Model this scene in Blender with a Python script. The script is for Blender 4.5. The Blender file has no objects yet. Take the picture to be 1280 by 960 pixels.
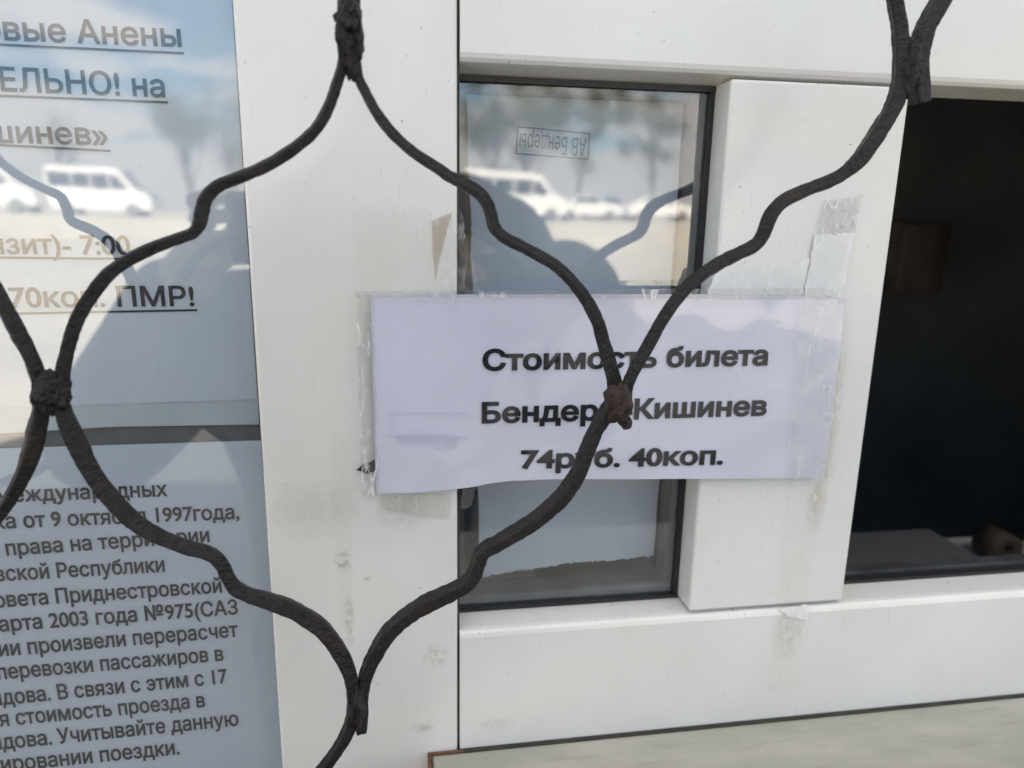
import bpy, bmesh, math, random
from mathutils import Vector, Matrix, noise, geometry
random.seed(7)
S = bpy.context.scene
COL = S.collection
R = math.radians

# ------------------------------------------------------------------ camera
YAW, PIT, ROL, FPX, DIST = R(9.251), R(-13.207), R(0.9775), 909.0, 0.34
cf = Vector((math.sin(YAW)*math.cos(PIT), math.cos(YAW)*math.cos(PIT), math.sin(PIT)))
r0 = Vector((math.cos(YAW), -math.sin(YAW), 0)); u0 = r0.cross(cf)
cr = r0*math.cos(ROL) + u0*math.sin(ROL); cu = u0*math.cos(ROL) - r0*math.sin(ROL)
CAM = Vector((0, -DIST, 0))
cam = bpy.data.cameras.new('camera'); co = bpy.data.objects.new('camera', cam); COL.objects.link(co)
co.matrix_world = Matrix(((cr.x, cu.x, -cf.x, CAM.x), (cr.y, cu.y, -cf.y, CAM.y), (cr.z, cu.z, -cf.z, CAM.z), (0, 0, 0, 1)))
cam.sensor_width = 36; cam.lens = FPX/1280*36; cam.clip_start = 0.01; cam.clip_end = 2000
cam.dof.use_dof = True; cam.dof.focus_distance = 0.333; cam.dof.aperture_fstop = 6.8
S.camera = co

# ------------------------------------------------------------------ sky, sun, exposure
SUN_EL, SUN_AZ = R(38), R(-36)          # the sun stands behind the building, a little to the left
sd = Vector((math.sin(SUN_AZ)*math.cos(SUN_EL), math.cos(SUN_AZ)*math.cos(SUN_EL), math.sin(SUN_EL)))
W = bpy.data.worlds.new('World'); S.world = W; W.use_nodes = True
wn, wl = W.node_tree.nodes, W.node_tree.links
wn.clear()
wo = wn.new('ShaderNodeOutputWorld'); bg = wn.new('ShaderNodeBackground'); bg.inputs['Strength'].default_value = 0.05
sky = wn.new('ShaderNodeTexSky'); sky.sky_type = 'NISHITA'; sky.sun_disc = False
sky.ozone_density = 2.5; sky.dust_density = 0.4; sky.sun_elevation = SUN_EL; sky.sun_rotation = SUN_AZ
tc = wn.new('ShaderNodeTexCoord'); sep = wn.new('ShaderNodeSeparateXYZ'); wl.new(tc.outputs['Generated'], sep.inputs[0])
def wmath(op, a, b):
    n = wn.new('ShaderNodeMath'); n.operation = op
    for i, v in enumerate((a, b)):
        if isinstance(v, (int, float)): n.inputs[i].default_value = v
        else: wl.new(v, n.inputs[i])
    return n.outputs[0]
zz = wmath('ADD', wmath('MAXIMUM', sep.outputs[2], 0.0), 0.12)
cb = wn.new('ShaderNodeCombineXYZ'); wl.new(wmath('DIVIDE', sep.outputs[0], zz), cb.inputs[0]); wl.new(wmath('DIVIDE', sep.outputs[1], zz), cb.inputs[1])
nz = wn.new('ShaderNodeTexNoise'); nz.inputs['Scale'].default_value = 1.1; nz.inputs['Detail'].default_value = 7; nz.inputs['Roughness'].default_value = 0.55
mp = wn.new('ShaderNodeMapping'); mp.inputs['Location'].default_value = (3.1, 4.2, 0); wl.new(cb.outputs[0], mp.inputs[0]); wl.new(mp.outputs[0], nz.inputs['Vector'])
rp = wn.new('ShaderNodeValToRGB'); rp.color_ramp.elements[0].position = 0.47; rp.color_ramp.elements[1].position = 0.58; wl.new(wmath('ADD', wmath('ADD', nz.outputs[0], wmath('MULTIPLY', wmath('SUBTRACT', 0.175, sep.outputs[2]), 1.1)), wmath('MULTIPLY', wmath('MAXIMUM', wmath('SUBTRACT', sep.outputs[2], 0.30), 0.0), 1.75)), rp.inputs[0])  # last term adds unseen overhead cloud to whiten the light on the facade
mx = wn.new('ShaderNodeMix'); mx.data_type = 'RGBA'; wl.new(rp.outputs[0], mx.inputs[0]); hs = wn.new('ShaderNodeHueSaturation'); hs.inputs['Saturation'].default_value = 1.4; wl.new(sky.outputs[0], hs.inputs['Color']); wl.new(hs.outputs[0], mx.inputs[6]); mx.inputs[7].default_value = (8.5, 8.6, 8.9, 1)
wl.new(mx.outputs[2], bg.inputs['Color']); wl.new(bg.outputs[0], wo.inputs[0])
sl = bpy.data.lights.new('sun', 'SUN'); sl.energy = 5.0; sl.angle = R(0.5); sl.color = (1, 0.95, 0.87)
so = bpy.data.objects.new('sun', sl); COL.objects.link(so); so.rotation_euler = sd.to_track_quat('Z', 'Y').to_euler()
S.view_settings.view_transform = 'Standard'; S.view_settings.look = 'None'; S.view_settings.gamma = 1
S.view_settings.use_curve_mapping = False
S.view_settings.exposure = 2.24
S.view_settings.use_white_balance = True; S.view_settings.white_balance_temperature = 7250; S.view_settings.white_balance_tint = 10
S.cycles.max_bounces = 10; S.cycles.transparent_max_bounces = 16; S.cycles.use_denoising = True

# ------------------------------------------------------------------ helpers
def at(px, py, y=0.0):
    """the point of the vertical plane at depth y that the photograph shows at (px, py)"""
    d = cf + cr*((px-640)/FPX) - cu*((py-480)/FPX)
    return CAM + d*((y+DIST)/d.y)
def mpx(n, y):                      # length in metres of n photo pixels at depth y
    return n/FPX*(y+DIST)
def obj(name, bm, mat, parent=None, smooth=False):
    me = bpy.data.meshes.new(name)
    if isinstance(bm, bmesh.types.BMesh):
        bm.normal_update(); bm.to_mesh(me); bm.free()
    else:
        me = bm; me.name = name
    for m in (mat if isinstance(mat, (list, tuple)) else [mat]): me.materials.append(m)
    if smooth:
        for p in me.polygons: p.use_smooth = True
    o = bpy.data.objects.new(name, me); COL.objects.link(o)
    if parent:
        o.parent = parent; o.matrix_parent_inverse = parent.matrix_basis.inverted()
    return o
def tag(o, label, cat, group=None, kind=None):
    o['label'] = label; o['category'] = cat
    if group: o['group'] = group
    if kind: o['kind'] = kind
    return o
def thing(name, label, cat, loc=(0, 0, 0), group=None):
    o = bpy.data.objects.new(name, None); COL.objects.link(o); o.location = loc; o.empty_display_size = 0.05
    bpy.context.view_layer.update()
    return tag(o, label, cat, group)
def struct(name, bm, mat, label=None):
    o = obj(name, bm, mat); o['kind'] = 'structure'
    return o
def add_box(bm, x0, x1, y0, y1, z0, z1, bev=0.0, seg=2):
    vs = [bm.verts.new(p) for p in ((x0,y0,z0),(x1,y0,z0),(x1,y1,z0),(x0,y1,z0),(x0,y0,z1),(x1,y0,z1),(x1,y1,z1),(x0,y1,z1))]
    fs = [bm.faces.new([vs[i] for i in q]) for q in ((3,2,1,0),(4,5,6,7),(0,1,5,4),(1,2,6,5),(2,3,7,6),(3,0,4,7))]
    if bev:
        es = list({e for f in fs for e in f.edges})
        bmesh.ops.bevel(bm, geom=es, offset=bev, segments=seg, profile=0.5, affect='EDGES')
def box(x0, x1, y0, y1, z0, z1, bev=0.0, seg=2):
    bm = bmesh.new(); add_box(bm, x0, x1, y0, y1, z0, z1, bev, seg); return bm
def extrude_x(profile, x0, x1):     # profile: (y, z) points, closed
    bm = bmesh.new()
    a = [bm.verts.new((x0, y, z)) for y, z in profile]; b = [bm.verts.new((x1, y, z)) for y, z in profile]
    bm.faces.new(a); bm.faces.new(list(reversed(b)))
    n = len(a)
    for i in range(n): bm.faces.new((a[i], b[i], b[(i+1) % n], a[(i+1) % n]))
    bmesh.ops.recalc_face_normals(bm, faces=bm.faces)
    return bm
def add_cyl(bm, p0, p1, ra, rb, n=12):
    p0, p1 = Vector(p0), Vector(p1); t = (p1-p0).normalized()
    a = t.orthogonal().normalized(); b = t.cross(a)
    r_ = [[bm.verts.new(p + a*r*math.cos(2*math.pi*i/n) + b*r*math.sin(2*math.pi*i/n)) for i in range(n)] for p, r in ((p0, ra), (p1, rb))]
    for i in range(n): bm.faces.new((r_[0][i], r_[0][(i+1) % n], r_[1][(i+1) % n], r_[1][i]))
    bm.faces.new(list(reversed(r_[0]))); bm.faces.new(r_[1])
def skin_mesh(points, edges, radii, root=0, sub=2):
    me = bpy.data.meshes.new('skin'); me.from_pydata([Vector(p) for p in points], edges, [])
    o = bpy.data.objects.new('skin', me); COL.objects.link(o)
    md = o.modifiers.new('s', 'SKIN'); md.use_smooth_shade = True
    for i, r in enumerate(radii):
        rr = r if isinstance(r, tuple) else (r, r)
        me.skin_vertices[0].data[i].radius = rr; me.skin_vertices[0].data[i].use_root = (i == root)
    ss = o.modifiers.new('b', 'SUBSURF'); ss.levels = sub; ss.render_levels = sub
    bpy.context.view_layer.update()
    dg = bpy.context.evaluated_depsgraph_get()
    out = bpy.data.meshes.new_from_object(o.evaluated_get(dg))
    bpy.data.objects.remove(o)
    return out

# ------------------------------------------------------------------ materials
def mat(name, col, rough=0.5, spec=0.5, metal=0.0, var=0.0, vscale=20.0, bump=0.0, bscale=200.0, bdist=0.001, coat=0.0, coatr=0.03, sheen=0.0, emit=None):
    m = bpy.data.materials.new(name); m.use_nodes = True
    nt = m.node_tree; p = nt.nodes['Principled BSDF']
    p.inputs['Base Color'].default_value = (*col, 1); p.inputs['Roughness'].default_value = rough
    p.inputs['Specular IOR Level'].default_value = spec; p.inputs['Metallic'].default_value = metal
    p.inputs['Coat Weight'].default_value = coat; p.inputs['Coat Roughness'].default_value = coatr
    t = nt.nodes.new('ShaderNodeTexCoord')
    if var:
        n = nt.nodes.new('ShaderNodeTexNoise'); n.inputs['Scale'].default_value = vscale; n.inputs['Detail'].default_value = 5
        nt.links.new(t.outputs['Object'], n.inputs['Vector'])
        r = nt.nodes.new('ShaderNodeValToRGB')
        r.color_ramp.elements[0].position = 0.3; r.color_ramp.elements[1].position = 0.7
        r.color_ramp.elements[0].color = (*[c*(1-var) for c in col], 1); r.color_ramp.elements[1].color = (*[min(1, c*(1+var)) for c in col], 1)
        nt.links.new(n.outputs[0], r.inputs[0]); nt.links.new(r.outputs[0], p.inputs['Base Color'])
    if bump:
        n2 = nt.nodes.new('ShaderNodeTexNoise'); n2.inputs['Scale'].default_value = bscale; n2.inputs['Detail'].default_value = 4
        nt.links.new(t.outputs['Object'], n2.inputs['Vector'])
        b = nt.nodes.new('ShaderNodeBump'); b.inputs['Strength'].default_value = bump; b.inputs['Distance'].default_value = bdist
        nt.links.new(n2.outputs[0], b.inputs['Height']); nt.links.new(b.outputs[0], p.inputs['Normal'])
        if coat: nt.links.new(b.outputs[0], p.inputs['Coat Normal'])
    return m
class NB:                            # small node builder
    def __init__(s, m): s.nt = m.node_tree; s.t = s.nt.nodes.new('ShaderNodeTexCoord').outputs['Object']
    def noise(s, scale, detail=4, rough=0.55, vec=None, stretch=None):
        n = s.nt.nodes.new('ShaderNodeTexNoise'); n.inputs['Scale'].default_value = scale; n.inputs['Detail'].default_value = detail; n.inputs['Roughness'].default_value = rough
        v = s.t if vec is None else vec
        if stretch:
            mp_ = s.nt.nodes.new('ShaderNodeMapping'); mp_.inputs['Scale'].default_value = stretch; s.nt.links.new(v, mp_.inputs[0]); v = mp_.outputs[0]
        s.nt.links.new(v, n.inputs['Vector']); return n.outputs[0]
    def ramp(s, fac, a, b, ca=(0, 0, 0), cb_=(1, 1, 1)):
        r = s.nt.nodes.new('ShaderNodeValToRGB'); e = r.color_ramp.elements
        e[0].position = a; e[1].position = b; e[0].color = (*ca, 1); e[1].color = (*cb_, 1)
        s.nt.links.new(fac, r.inputs[0]); return r.outputs[0]
    def mix(s, fac, a, b):
        m_ = s.nt.nodes.new('ShaderNodeMix'); m_.data_type = 'RGBA'
        for sock, v in ((m_.inputs[0], fac), (m_.inputs[6], a), (m_.inputs[7], b)):
            if isinstance(v, (int, float)): sock.default_value = v
            elif isinstance(v, tuple): sock.default_value = (*v, 1)
            else: s.nt.links.new(v, sock)
        return m_.outputs[2]
    def math(s, op, a, b=0.0):
        n = s.nt.nodes.new('ShaderNodeMath'); n.operation = op
        for i, v in enumerate((a, b)):
            if isinstance(v, (int, float)): n.inputs[i].default_value = v
            else: s.nt.links.new(v, n.inputs[i])
        return n.outputs[0]
    def spot(s, c, rx, rz, soft=0.5):   # 1 inside an ellipse of the x-z plane, fading outwards
        sp_ = s.nt.nodes.new('ShaderNodeSeparateXYZ'); s.nt.links.new(s.t, sp_.inputs[0])
        dx = s.math('DIVIDE', s.math('SUBTRACT', sp_.outputs[0], c[0]), rx); dz = s.math('DIVIDE', s.math('SUBTRACT', sp_.outputs[2], c[1]), rz)
        d = s.math('ADD', s.math('MULTIPLY', dx, dx), s.math('MULTIPLY', dz, dz))
        mr = s.nt.nodes.new('ShaderNodeMapRange'); s.nt.links.new(d, mr.inputs[0])
        mr.inputs[1].default_value = 1.0; mr.inputs[2].default_value = soft*soft; mr.inputs[3].default_value = 0; mr.inputs[4].default_value = 1
        return mr.outputs[0]
    def bump(s, h, strength, dist):
        b = s.nt.nodes.new('ShaderNodeBump'); b.inputs['Strength'].default_value = strength; b.inputs['Distance'].default_value = dist
        s.nt.links.new(h, b.inputs['Height']); return b.outputs[0]

def pvc_material():
    m = bpy.data.materials.new('white_pvc'); m.use_nodes = True; b = NB(m); p = m.node_tree.nodes['Principled BSDF']; L = m.node_tree.links
    base = b.mix(b.ramp(b.noise(14, 5), 0.35, 0.7), (0.80, 0.79, 0.76), (0.745, 0.73, 0.69))
    # grime: fine specks, hairline scratches and a few smears with a place of their own
    speck = b.ramp(b.noise(330, 2, 0.6), 0.715, 0.745)
    base = b.mix(b.math('MULTIPLY', speck, 0.55), base, (0.22, 0.20, 0.17))
    scr = b.ramp(b.noise(60, 3, 0.6, stretch=(9, 1, 0.55)), 0.67, 0.70)
    base = b.mix(b.math('MULTIPLY', scr, 0.22), base, (0.40, 0.38, 0.34))
    yel = b.ramp(b.noise(5.5, 3), 0.50, 0.75)
    base = b.mix(b.math('MULTIPLY', yel, 0.55), base, (0.745, 0.705, 0.60))
    for (px, py, rx, rz, a, th) in ((428, 702, 13, 17, .8, .58), (458, 722, 7, 9, .7, .6), (545, 820, 20, 22, .42, .55), (528, 910, 18, 9, .35, .5),
                                    (437, 775, 8, 45, .5, .56), (505, 640, 40, 26, .22, .45), (620, 905, 30, 12, .2, .5), (985, 790, 30, 50, .28, .5),
                                    (390, 640, 60, 45, .14, .42), (1020, 640, 16, 40, .3, .5)):
        c = at(px, py); k = mpx(1, 0)*1.05
        msk = b.math('MULTIPLY', b.spot((c.x, c.z), rx*k, rz*k, 0.25), b.ramp(b.noise(240, 4, 0.65), th-0.16, th+0.12))
        base = b.mix(b.math('MULTIPLY', msk, a*1.15), base, (0.27, 0.25, 0.19))
    L.new(base, p.inputs['Base Color'])
    L.new(b.ramp(b.noise(40, 4), 0.3, 0.75, (0.17,)*3, (0.28,)*3), p.inputs['Roughness'])
    L.new(b.bump(b.noise(9, 2), 0.25, 0.004), p.inputs['Normal'])
    return m
PVC = pvc_material()
GASKET = mat('black_rubber', (0.018, 0.018, 0.02), 0.5, var=0.3, vscale=90, bump=0.3, bscale=300)
SPACER = mat('dull_spacer', (0.075, 0.08, 0.085), 0.42, 0.5, 0.3, var=0.35, vscale=60)
SEAM = mat('dirty_seam', (0.045, 0.04, 0.03), 0.8, var=0.4, vscale=60)

def glass_material(name, refl, dust=0.05):
    m = bpy.data.materials.new(name); m.use_nodes = True; nt = m.node_tree; nt.nodes.clear(); b = NB(m)
    o = nt.nodes.new('ShaderNodeOutputMaterial'); tr = nt.nodes.new('ShaderNodeBsdfTransparent'); tr.inputs[0].default_value = (0.965, 0.975, 0.975, 1)
    gl = nt.nodes.new('ShaderNodeBsdfGlossy'); gl.inputs['Roughness'].default_value = 0.022; gl.inputs['Color'].default_value = (1, 1, 1, 1)
    L = nt.links
    nb = b.bump(b.noise(9.0, 1), 0.05, 0.01); L.new(nb, gl.inputs['Normal'])
    fr = nt.nodes.new('ShaderNodeLayerWeight'); fr.inputs['Blend'].default_value = 0.12
    geo = nt.nodes.new('ShaderNodeNewGeometry')
    fac = b.math('ADD', refl, b.math('MULTIPLY', fr.outputs['Fresnel'], 0.6))
    fac = b.math('MULTIPLY', fac, b.math('SUBTRACT', 1.0, geo.outputs['Backfacing']))
    ms = nt.nodes.new('ShaderNodeMixShader'); L.new(fac, ms.inputs[0]); L.new(tr.outputs[0], ms.inputs[1]); L.new(gl.outputs[0], ms.inputs[2])
    df = nt.nodes.new('ShaderNodeBsdfDiffuse'); df.inputs[0].default_value = (0.55, 0.55, 0.52, 1)
    dmask = b.math('MULTIPLY', b.math('ADD', b.math('MULTIPLY', b.ramp(b.noise(25, 6, 0.65), 0.42, 0.75), dust), b.math('MULTIPLY', b.ramp(b.noise(420, 3, 0.6), 0.70, 0.78), 0.25)), b.math('SUBTRACT', 1.0, geo.outputs['Backfacing']))
    m2 = nt.nodes.new('ShaderNodeMixShader'); L.new(dmask, m2.inputs[0]); L.new(ms.outputs[0], m2.inputs[1]); L.new(df.outputs[0], m2.inputs[2])
    L.new(m2.outputs[0], o.inputs[0]); return m
GLASS = glass_material('window_glass', 0.15)

def tape_material(name, tint=(0.93, 0.93, 0.91), milky=0.10, streak=0.5, rough=0.06, bstr=0.5, gloss=0.04):
    m = bpy.data.materials.new(name); m.use_nodes = True; nt = m.node_tree; nt.nodes.clear(); b = NB(m); L = nt.links
    o = nt.nodes.new('ShaderNodeOutputMaterial'); tr = nt.nodes.new('ShaderNodeBsdfTransparent'); tr.inputs[0].default_value = (*tint, 1)
    gl = nt.nodes.new('ShaderNodeBsdfGlossy'); gl.inputs['Roughness'].default_value = rough
    n1 = b.bump(b.math('ADD', b.noise(55, 3, 0.6), b.math('MULTIPLY', b.noise(190, 4, 0.7), 0.4)), bstr, 0.002); L.new(n1, gl.inputs['Normal'])
    fr = nt.nodes.new('ShaderNodeLayerWeight'); fr.inputs['Blend'].default_value = 0.2
    fac = b.math('ADD', gloss, b.math('MULTIPLY', fr.outputs['Fresnel'], gloss*4))
    ms = nt.nodes.new('ShaderNodeMixShader'); L.new(fac, ms.inputs[0]); L.new(tr.outputs[0], ms.inputs[1]); L.new(gl.outputs[0], ms.inputs[2])
    df = nt.nodes.new('ShaderNodeBsdfDiffuse'); df.inputs[0].default_value = (0.90, 0.89, 0.865, 1)
    wr = b.ramp(b.noise(160, 5, 0.7, stretch=(1, 1, 0.4)), 0.55, 0.72)
    crease_glint = b.math('MULTIPLY', b.ramp(b.math('ABSOLUTE', b.math('SUBTRACT', b.noise(26, 2, 0.45, stretch=(2.2, 1, 0.7)), 0.5)), 0.0, 0.013, (1, 1, 1), (0, 0, 0)), b.ramp(b.noise(70, 2), 0.42, 0.60))
    mk = b.math('MINIMUM', b.math('ADD', b.math('ADD', b.math('MULTIPLY', wr, streak), milky), b.math('MULTIPLY', crease_glint, min(0.8, streak*1.1))), 1.0)  # white streaks and crease lines, their glints painted in as diffuse colour
    m2 = nt.nodes.new('ShaderNodeMixShader'); L.new(mk, m2.inputs[0]); L.new(ms.outputs[0], m2.inputs[1]); L.new(df.outputs[0], m2.inputs[2])
    L.new(m2.outputs[0], o.inputs[0]); return m
TAPE_CLEAR = tape_material('clear_tape', (0.985, 0.985, 0.975), 0.03, 0.35)
TAPE_MILKY = tape_material('whitened_tape', (0.98, 0.98, 0.97), 0.80, 0.2)
TAPE_GREY = tape_material('crinkled_tape', (0.88, 0.885, 0.88), 0.06, 0.75, 0.05, 0.9)
TAPE_FAINT = tape_material('old_tape', (0.995, 0.995, 0.985), 0.02, 0.10, 0.12, 0.2, 0.008)
TAPE_BEIGE = tape_material('yellowed_tape', (0.95, 0.93, 0.89), 0.10, 0.3)
TAPE_BROWN = tape_material('grimy_tape', (0.78, 0.72, 0.66), 0.08, 0.3, 0.3)
TAPE_BLACK = mat('black_tape', (0.012, 0.012, 0.013), 0.4)

def paper_material(name, col, coat=0.0, wav=0.0, wscale=30):
    m = bpy.data.materials.new(name); m.use_nodes = True; b = NB(m); p = m.node_tree.nodes['Principled BSDF']; L = m.node_tree.links
    base = b.mix(b.ramp(b.noise(18, 4), 0.3, 0.75), col, tuple(c*0.95 for c in col))
    L.new(base, p.inputs['Base Color']); p.inputs['Roughness'].default_value = 0.65
    p.inputs['Specular IOR Level'].default_value = 0.25
    if coat:
        p.inputs['Coat Weight'].default_value = coat; p.inputs['Coat Roughness'].default_value = 0.06; p.inputs['Coat IOR'].default_value = 1.62
        h = b.math('ADD', b.noise(wscale, 1, 0.4), b.math('MULTIPLY', b.noise(wscale*9, 3, 0.6), 0.012))
        cr1 = b.ramp(b.math('ABSOLUTE', b.math('SUBTRACT', b.noise(16, 2, 0.5, stretch=(1.6, 1, 0.5)), 0.5)), 0.0, 0.009, (1, 1, 1), (0, 0, 0))
        cr2 = b.ramp(b.noise(11, 2), 0.5, 0.62)
        L.new(b.mix(b.math('MULTIPLY', b.math('MULTIPLY', cr1, cr2), 0.22), base, (0.40, 0.40, 0.46)), p.inputs['Base Color'])  # crease shading painted into the colour: darker on paper, paler on ink
        L.new(b.bump(h, wav, 0.012), p.inputs['Coat Normal'])
    return m
INK_G = mat('grey_toner', (0.06, 0.06, 0.066), 0.6, 0.3)
INK = mat('black_ink', (0.03, 0.03, 0.034), 0.6, 0.3)
def ink_taped():
    m = paper_material('taped_ink', (0.014, 0.014, 0.016), 1.0, 0.55, 15); return m
INK_T = ink_taped()
PAPER_W = paper_material('white_paper', (0.55, 0.60, 0.665))
PAPER_L = paper_material('bluish_paper', (0.53, 0.58, 0.66))
PAPER_T = paper_material('taped_paper', (0.66, 0.66, 0.755), 1.0, 0.55, 15)
SLEEVE = mat('plastic_sleeve', (0.48, 0.53, 0.57), 0.25, 0.5)
STAMP = mat('stamp_ink', (0.17, 0.18, 0.27), 0.7, 0.2, var=0.35, vscale=400)
STAMP_F = mat('faded_stamp_ink', (0.62, 0.62, 0.72), 0.7, 0.2, coat=1.0)

def iron_material():
    m = bpy.data.materials.new('black_wrought_iron'); m.use_nodes = True; b = NB(m); p = m.node_tree.nodes['Principled BSDF']; L = m.node_tree.links
    base = b.mix(b.ramp(b.noise(120, 5, 0.65), 0.35, 0.7), (0.006, 0.0053, 0.0051), (0.017, 0.0152, 0.0148))
    rust = b.ramp(b.noise(75, 6, 0.7), 0.545, 0.68)
    base = b.mix(b.math('MULTIPLY', rust, 0.55), base, (0.060, 0.029, 0.019))
    grey = b.ramp(b.noise(420, 4, 0.7), 0.60, 0.78)
    base = b.mix(b.math('MULTIPLY', grey, 0.4), base, (0.10, 0.10, 0.10))
    L.new(base, p.inputs['Base Color']); p.inputs['Specular IOR Level'].default_value = 0.42
    L.new(b.ramp(b.noise(150, 4), 0.3, 0.7, (0.22,)*3, (0.58,)*3), p.inputs['Roughness'])
    h = b.math('ADD', b.noise(260, 5, 0.7), b.math('MULTIPLY', b.noise(900, 3, 0.7), 0.35))
    L.new(b.bump(h, 1.0, 0.0019), p.inputs['Normal'])
    return m
IRON = iron_material()
def weld_material():
    m = IRON.copy(); m.name = 'rusty_weld'
    return m
def rust_material():
    m = bpy.data.materials.new('rusty_weld'); m.use_nodes = True; b = NB(m); p = m.node_tree.nodes['Principled BSDF']; L = m.node_tree.links
    base = b.mix(b.ramp(b.noise(330, 5, 0.7), 0.38, 0.62), (0.016, 0.012, 0.011), (0.070, 0.032, 0.022))
    L.new(base, p.inputs['Base Color']); p.inputs['Roughness'].default_value = 0.6
    L.new(b.bump(b.noise(500, 5, 0.7), 0.9, 0.0012), p.inputs['Normal']); return m
RUST = rust_material()
def stone_material():
    m = bpy.data.materials.new('grey_green_stone'); m.use_nodes = True; b = NB(m); p = m.node_tree.nodes['Principled BSDF']; L = m.node_tree.links
    v = b.noise(9, 6, 0.6, stretch=(1.0, 3.2, 1)); base = b.mix(b.ramp(v, 0.38, 0.66), (0.35, 0.345, 0.30), (0.47, 0.455, 0.40))
    base = b.mix(b.math('MULTIPLY', b.ramp(b.noise(45, 5, 0.7, stretch=(.6, 3, 1)), 0.52, 0.7), 0.5), base, (0.27, 0.25, 0.22))
    base = b.mix(b.math('MULTIPLY', b.ramp(b.noise(500, 2), 0.72, 0.76), 0.6), base, (0.15, 0.12, 0.1))
    L.new(base, p.inputs['Base Color']); p.inputs['Roughness'].default_value = 0.45; return m
STONE = stone_material()
PLASTER = mat('pale_plaster', (0.55, 0.52, 0.46), 0.85, 0.2, var=0.12, vscale=2.5, bump=0.4, bscale=90)
DARKWALL = mat('dim_inner_wall', (0.62, 0.62, 0.62), 0.85, 0.2, var=0.15, vscale=3)
CONCRETE = mat('pale_paving', (0.50, 0.475, 0.43), 0.9, 0.2, var=0.12, vscale=0.5)
# ------------------------------------------------------------------ the building and its window
GZ = -1.55
struct('ground', (lambda bm: (bmesh.ops.create_grid(bm, x_segments=4, y_segments=4, size=600, matrix=Matrix.Translation((0, 0, GZ))), bm)[1])(bmesh.new()), CONCRETE)

struct('bounce_damper', box(-9, 40, -3.6, 0.005, GZ-0.2, GZ+0.10, 0.02), mat('bounce_damper_asphalt', (0.13, 0.115, 0.10), 0.9, 0.2, var=0.2, vscale=6, bump=0.4, bscale=120))  # unseen dark asphalt strip added to cut bounce light low on the frame
ZT, X0, X1 = 0.16, -0.72, 0.80           # top and ends of the window hole
bl = thing('station_building', 'pale plastered station building whose front wall holds the ticket window', 'building', (0, 3, GZ))
bm = bmesh.new()
add_box(bm, -6.1, X0, 0.012, 0.26, GZ, 12.6); add_box(bm, X1, 30, 0.012, 0.26, GZ, 12.6)
add_box(bm, X0, X1, 0.012, 0.26, ZT, 12.6); add_box(bm, X0, 0.0288, 0.012, 0.26, GZ, -0.52)
add_box(bm, 0.0288, X1, 0.012, 0.26, GZ, -0.320)
obj('front_wall', bm, PLASTER, bl)
bm = bmesh.new()
add_box(bm, -6.1, -5.85, 0.26, 8, GZ, 12.6); add_box(bm, 29.7, 30, 0.26, 8, GZ, 12.6); add_box(bm, -6.1, 30, 8, 8.25, GZ, 12.6)
obj('outer_wall', bm, PLASTER, bl)
obj('roof', box(-6.2, 30.1, -0.1, 8.35, 12.6, 12.8), PLASTER, bl)
bm = bmesh.new()                                    # the dim room behind the window
add_box(bm, -1.3, -1.2, 0.26, 1.7, GZ, 1.0); add_box(bm, 2.2, 2.3, 0.26, 1.7, GZ, 1.0); add_box(bm, -1.3, 2.3, 1.7, 1.8, GZ, 1.0)
obj('inner_wall', bm, DARKWALL, bl)
obj('inner_ceiling', box(-1.3, 2.3, 0.26, 1.8, 1.0, 1.1), DARKWALL, bl)
obj('inner_floor', box(-1.2, 2.2, 0.26, 1.7, GZ+0.01, GZ+0.06), DARKWALL, bl)

tw = thing('ticket_window', 'white plastic framed ticket window with dark open hatch at the right', 'window', (0, 0, -0.3))
YB = 0.07                                           # back of the frame
obj('mullion', box(-0.0635, 0.0288, 0.0, YB, -0.518, ZT-0.001, 0.0016, 3), PVC, tw)
obj('joint_seam', box(0.0288, 0.0300, 0.0022, 0.03, -0.2845, ZT-0.002), SEAM, tw)
xr0, xr1 = 0.0300, 0.795
prof = [(0, ZT-0.001), (0, 0.0680), (0.0006, 0.0660), (0.0020, 0.0645), (0.0042, 0.0640), (0.0190, 0.0616), (0.0192, 0.0840), (YB, 0.0840), (YB, ZT-0.001)]
o = obj('top_rail', extrude_x(prof, xr0, xr1), PVC, tw)
prof = [(0, -0.2845), (0, -0.2175), (0.0006, -0.2155), (0.0020, -0.2142), (0.0042, -0.2137), (0.0190, -0.2126), (0.0192, -0.2150), (0.036, -0.2150), (0.0362, -0.2600), (YB, -0.2600), (YB, -0.2845)]
obj('bottom_rail', extrude_x(prof, xr0, xr1), PVC, tw)
obj('post', box(0.1563, 0.2485, 0.0006, 0.024, -0.2118, 0.0626, 0.0014, 3), PVC, tw)
obj('right_stile', box(0.72, 0.795, 0.001, YB, -0.2130, 0.0615, 0.0014, 3), PVC, tw)
obj('left_stile', box(X0+0.001, -0.652, 0.0, YB, -0.518, ZT-0.001, 0.0016, 3), PVC, tw)
obj('left_bottom_rail', box(-0.6515, -0.0640, 0.0, YB, -0.518, -0.45, 0.0016, 3), PVC, tw)
obj('left_top_rail', box(-0.6515, -0.0640, 0.0, YB, 0.125, ZT-0.001, 0.0016, 3), PVC, tw)
# left glass
obj('glass_pane', box(-0.6510, -0.0638, 0.0100, 0.0140, -0.4495, 0.1245), GLASS, tw)
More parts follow.
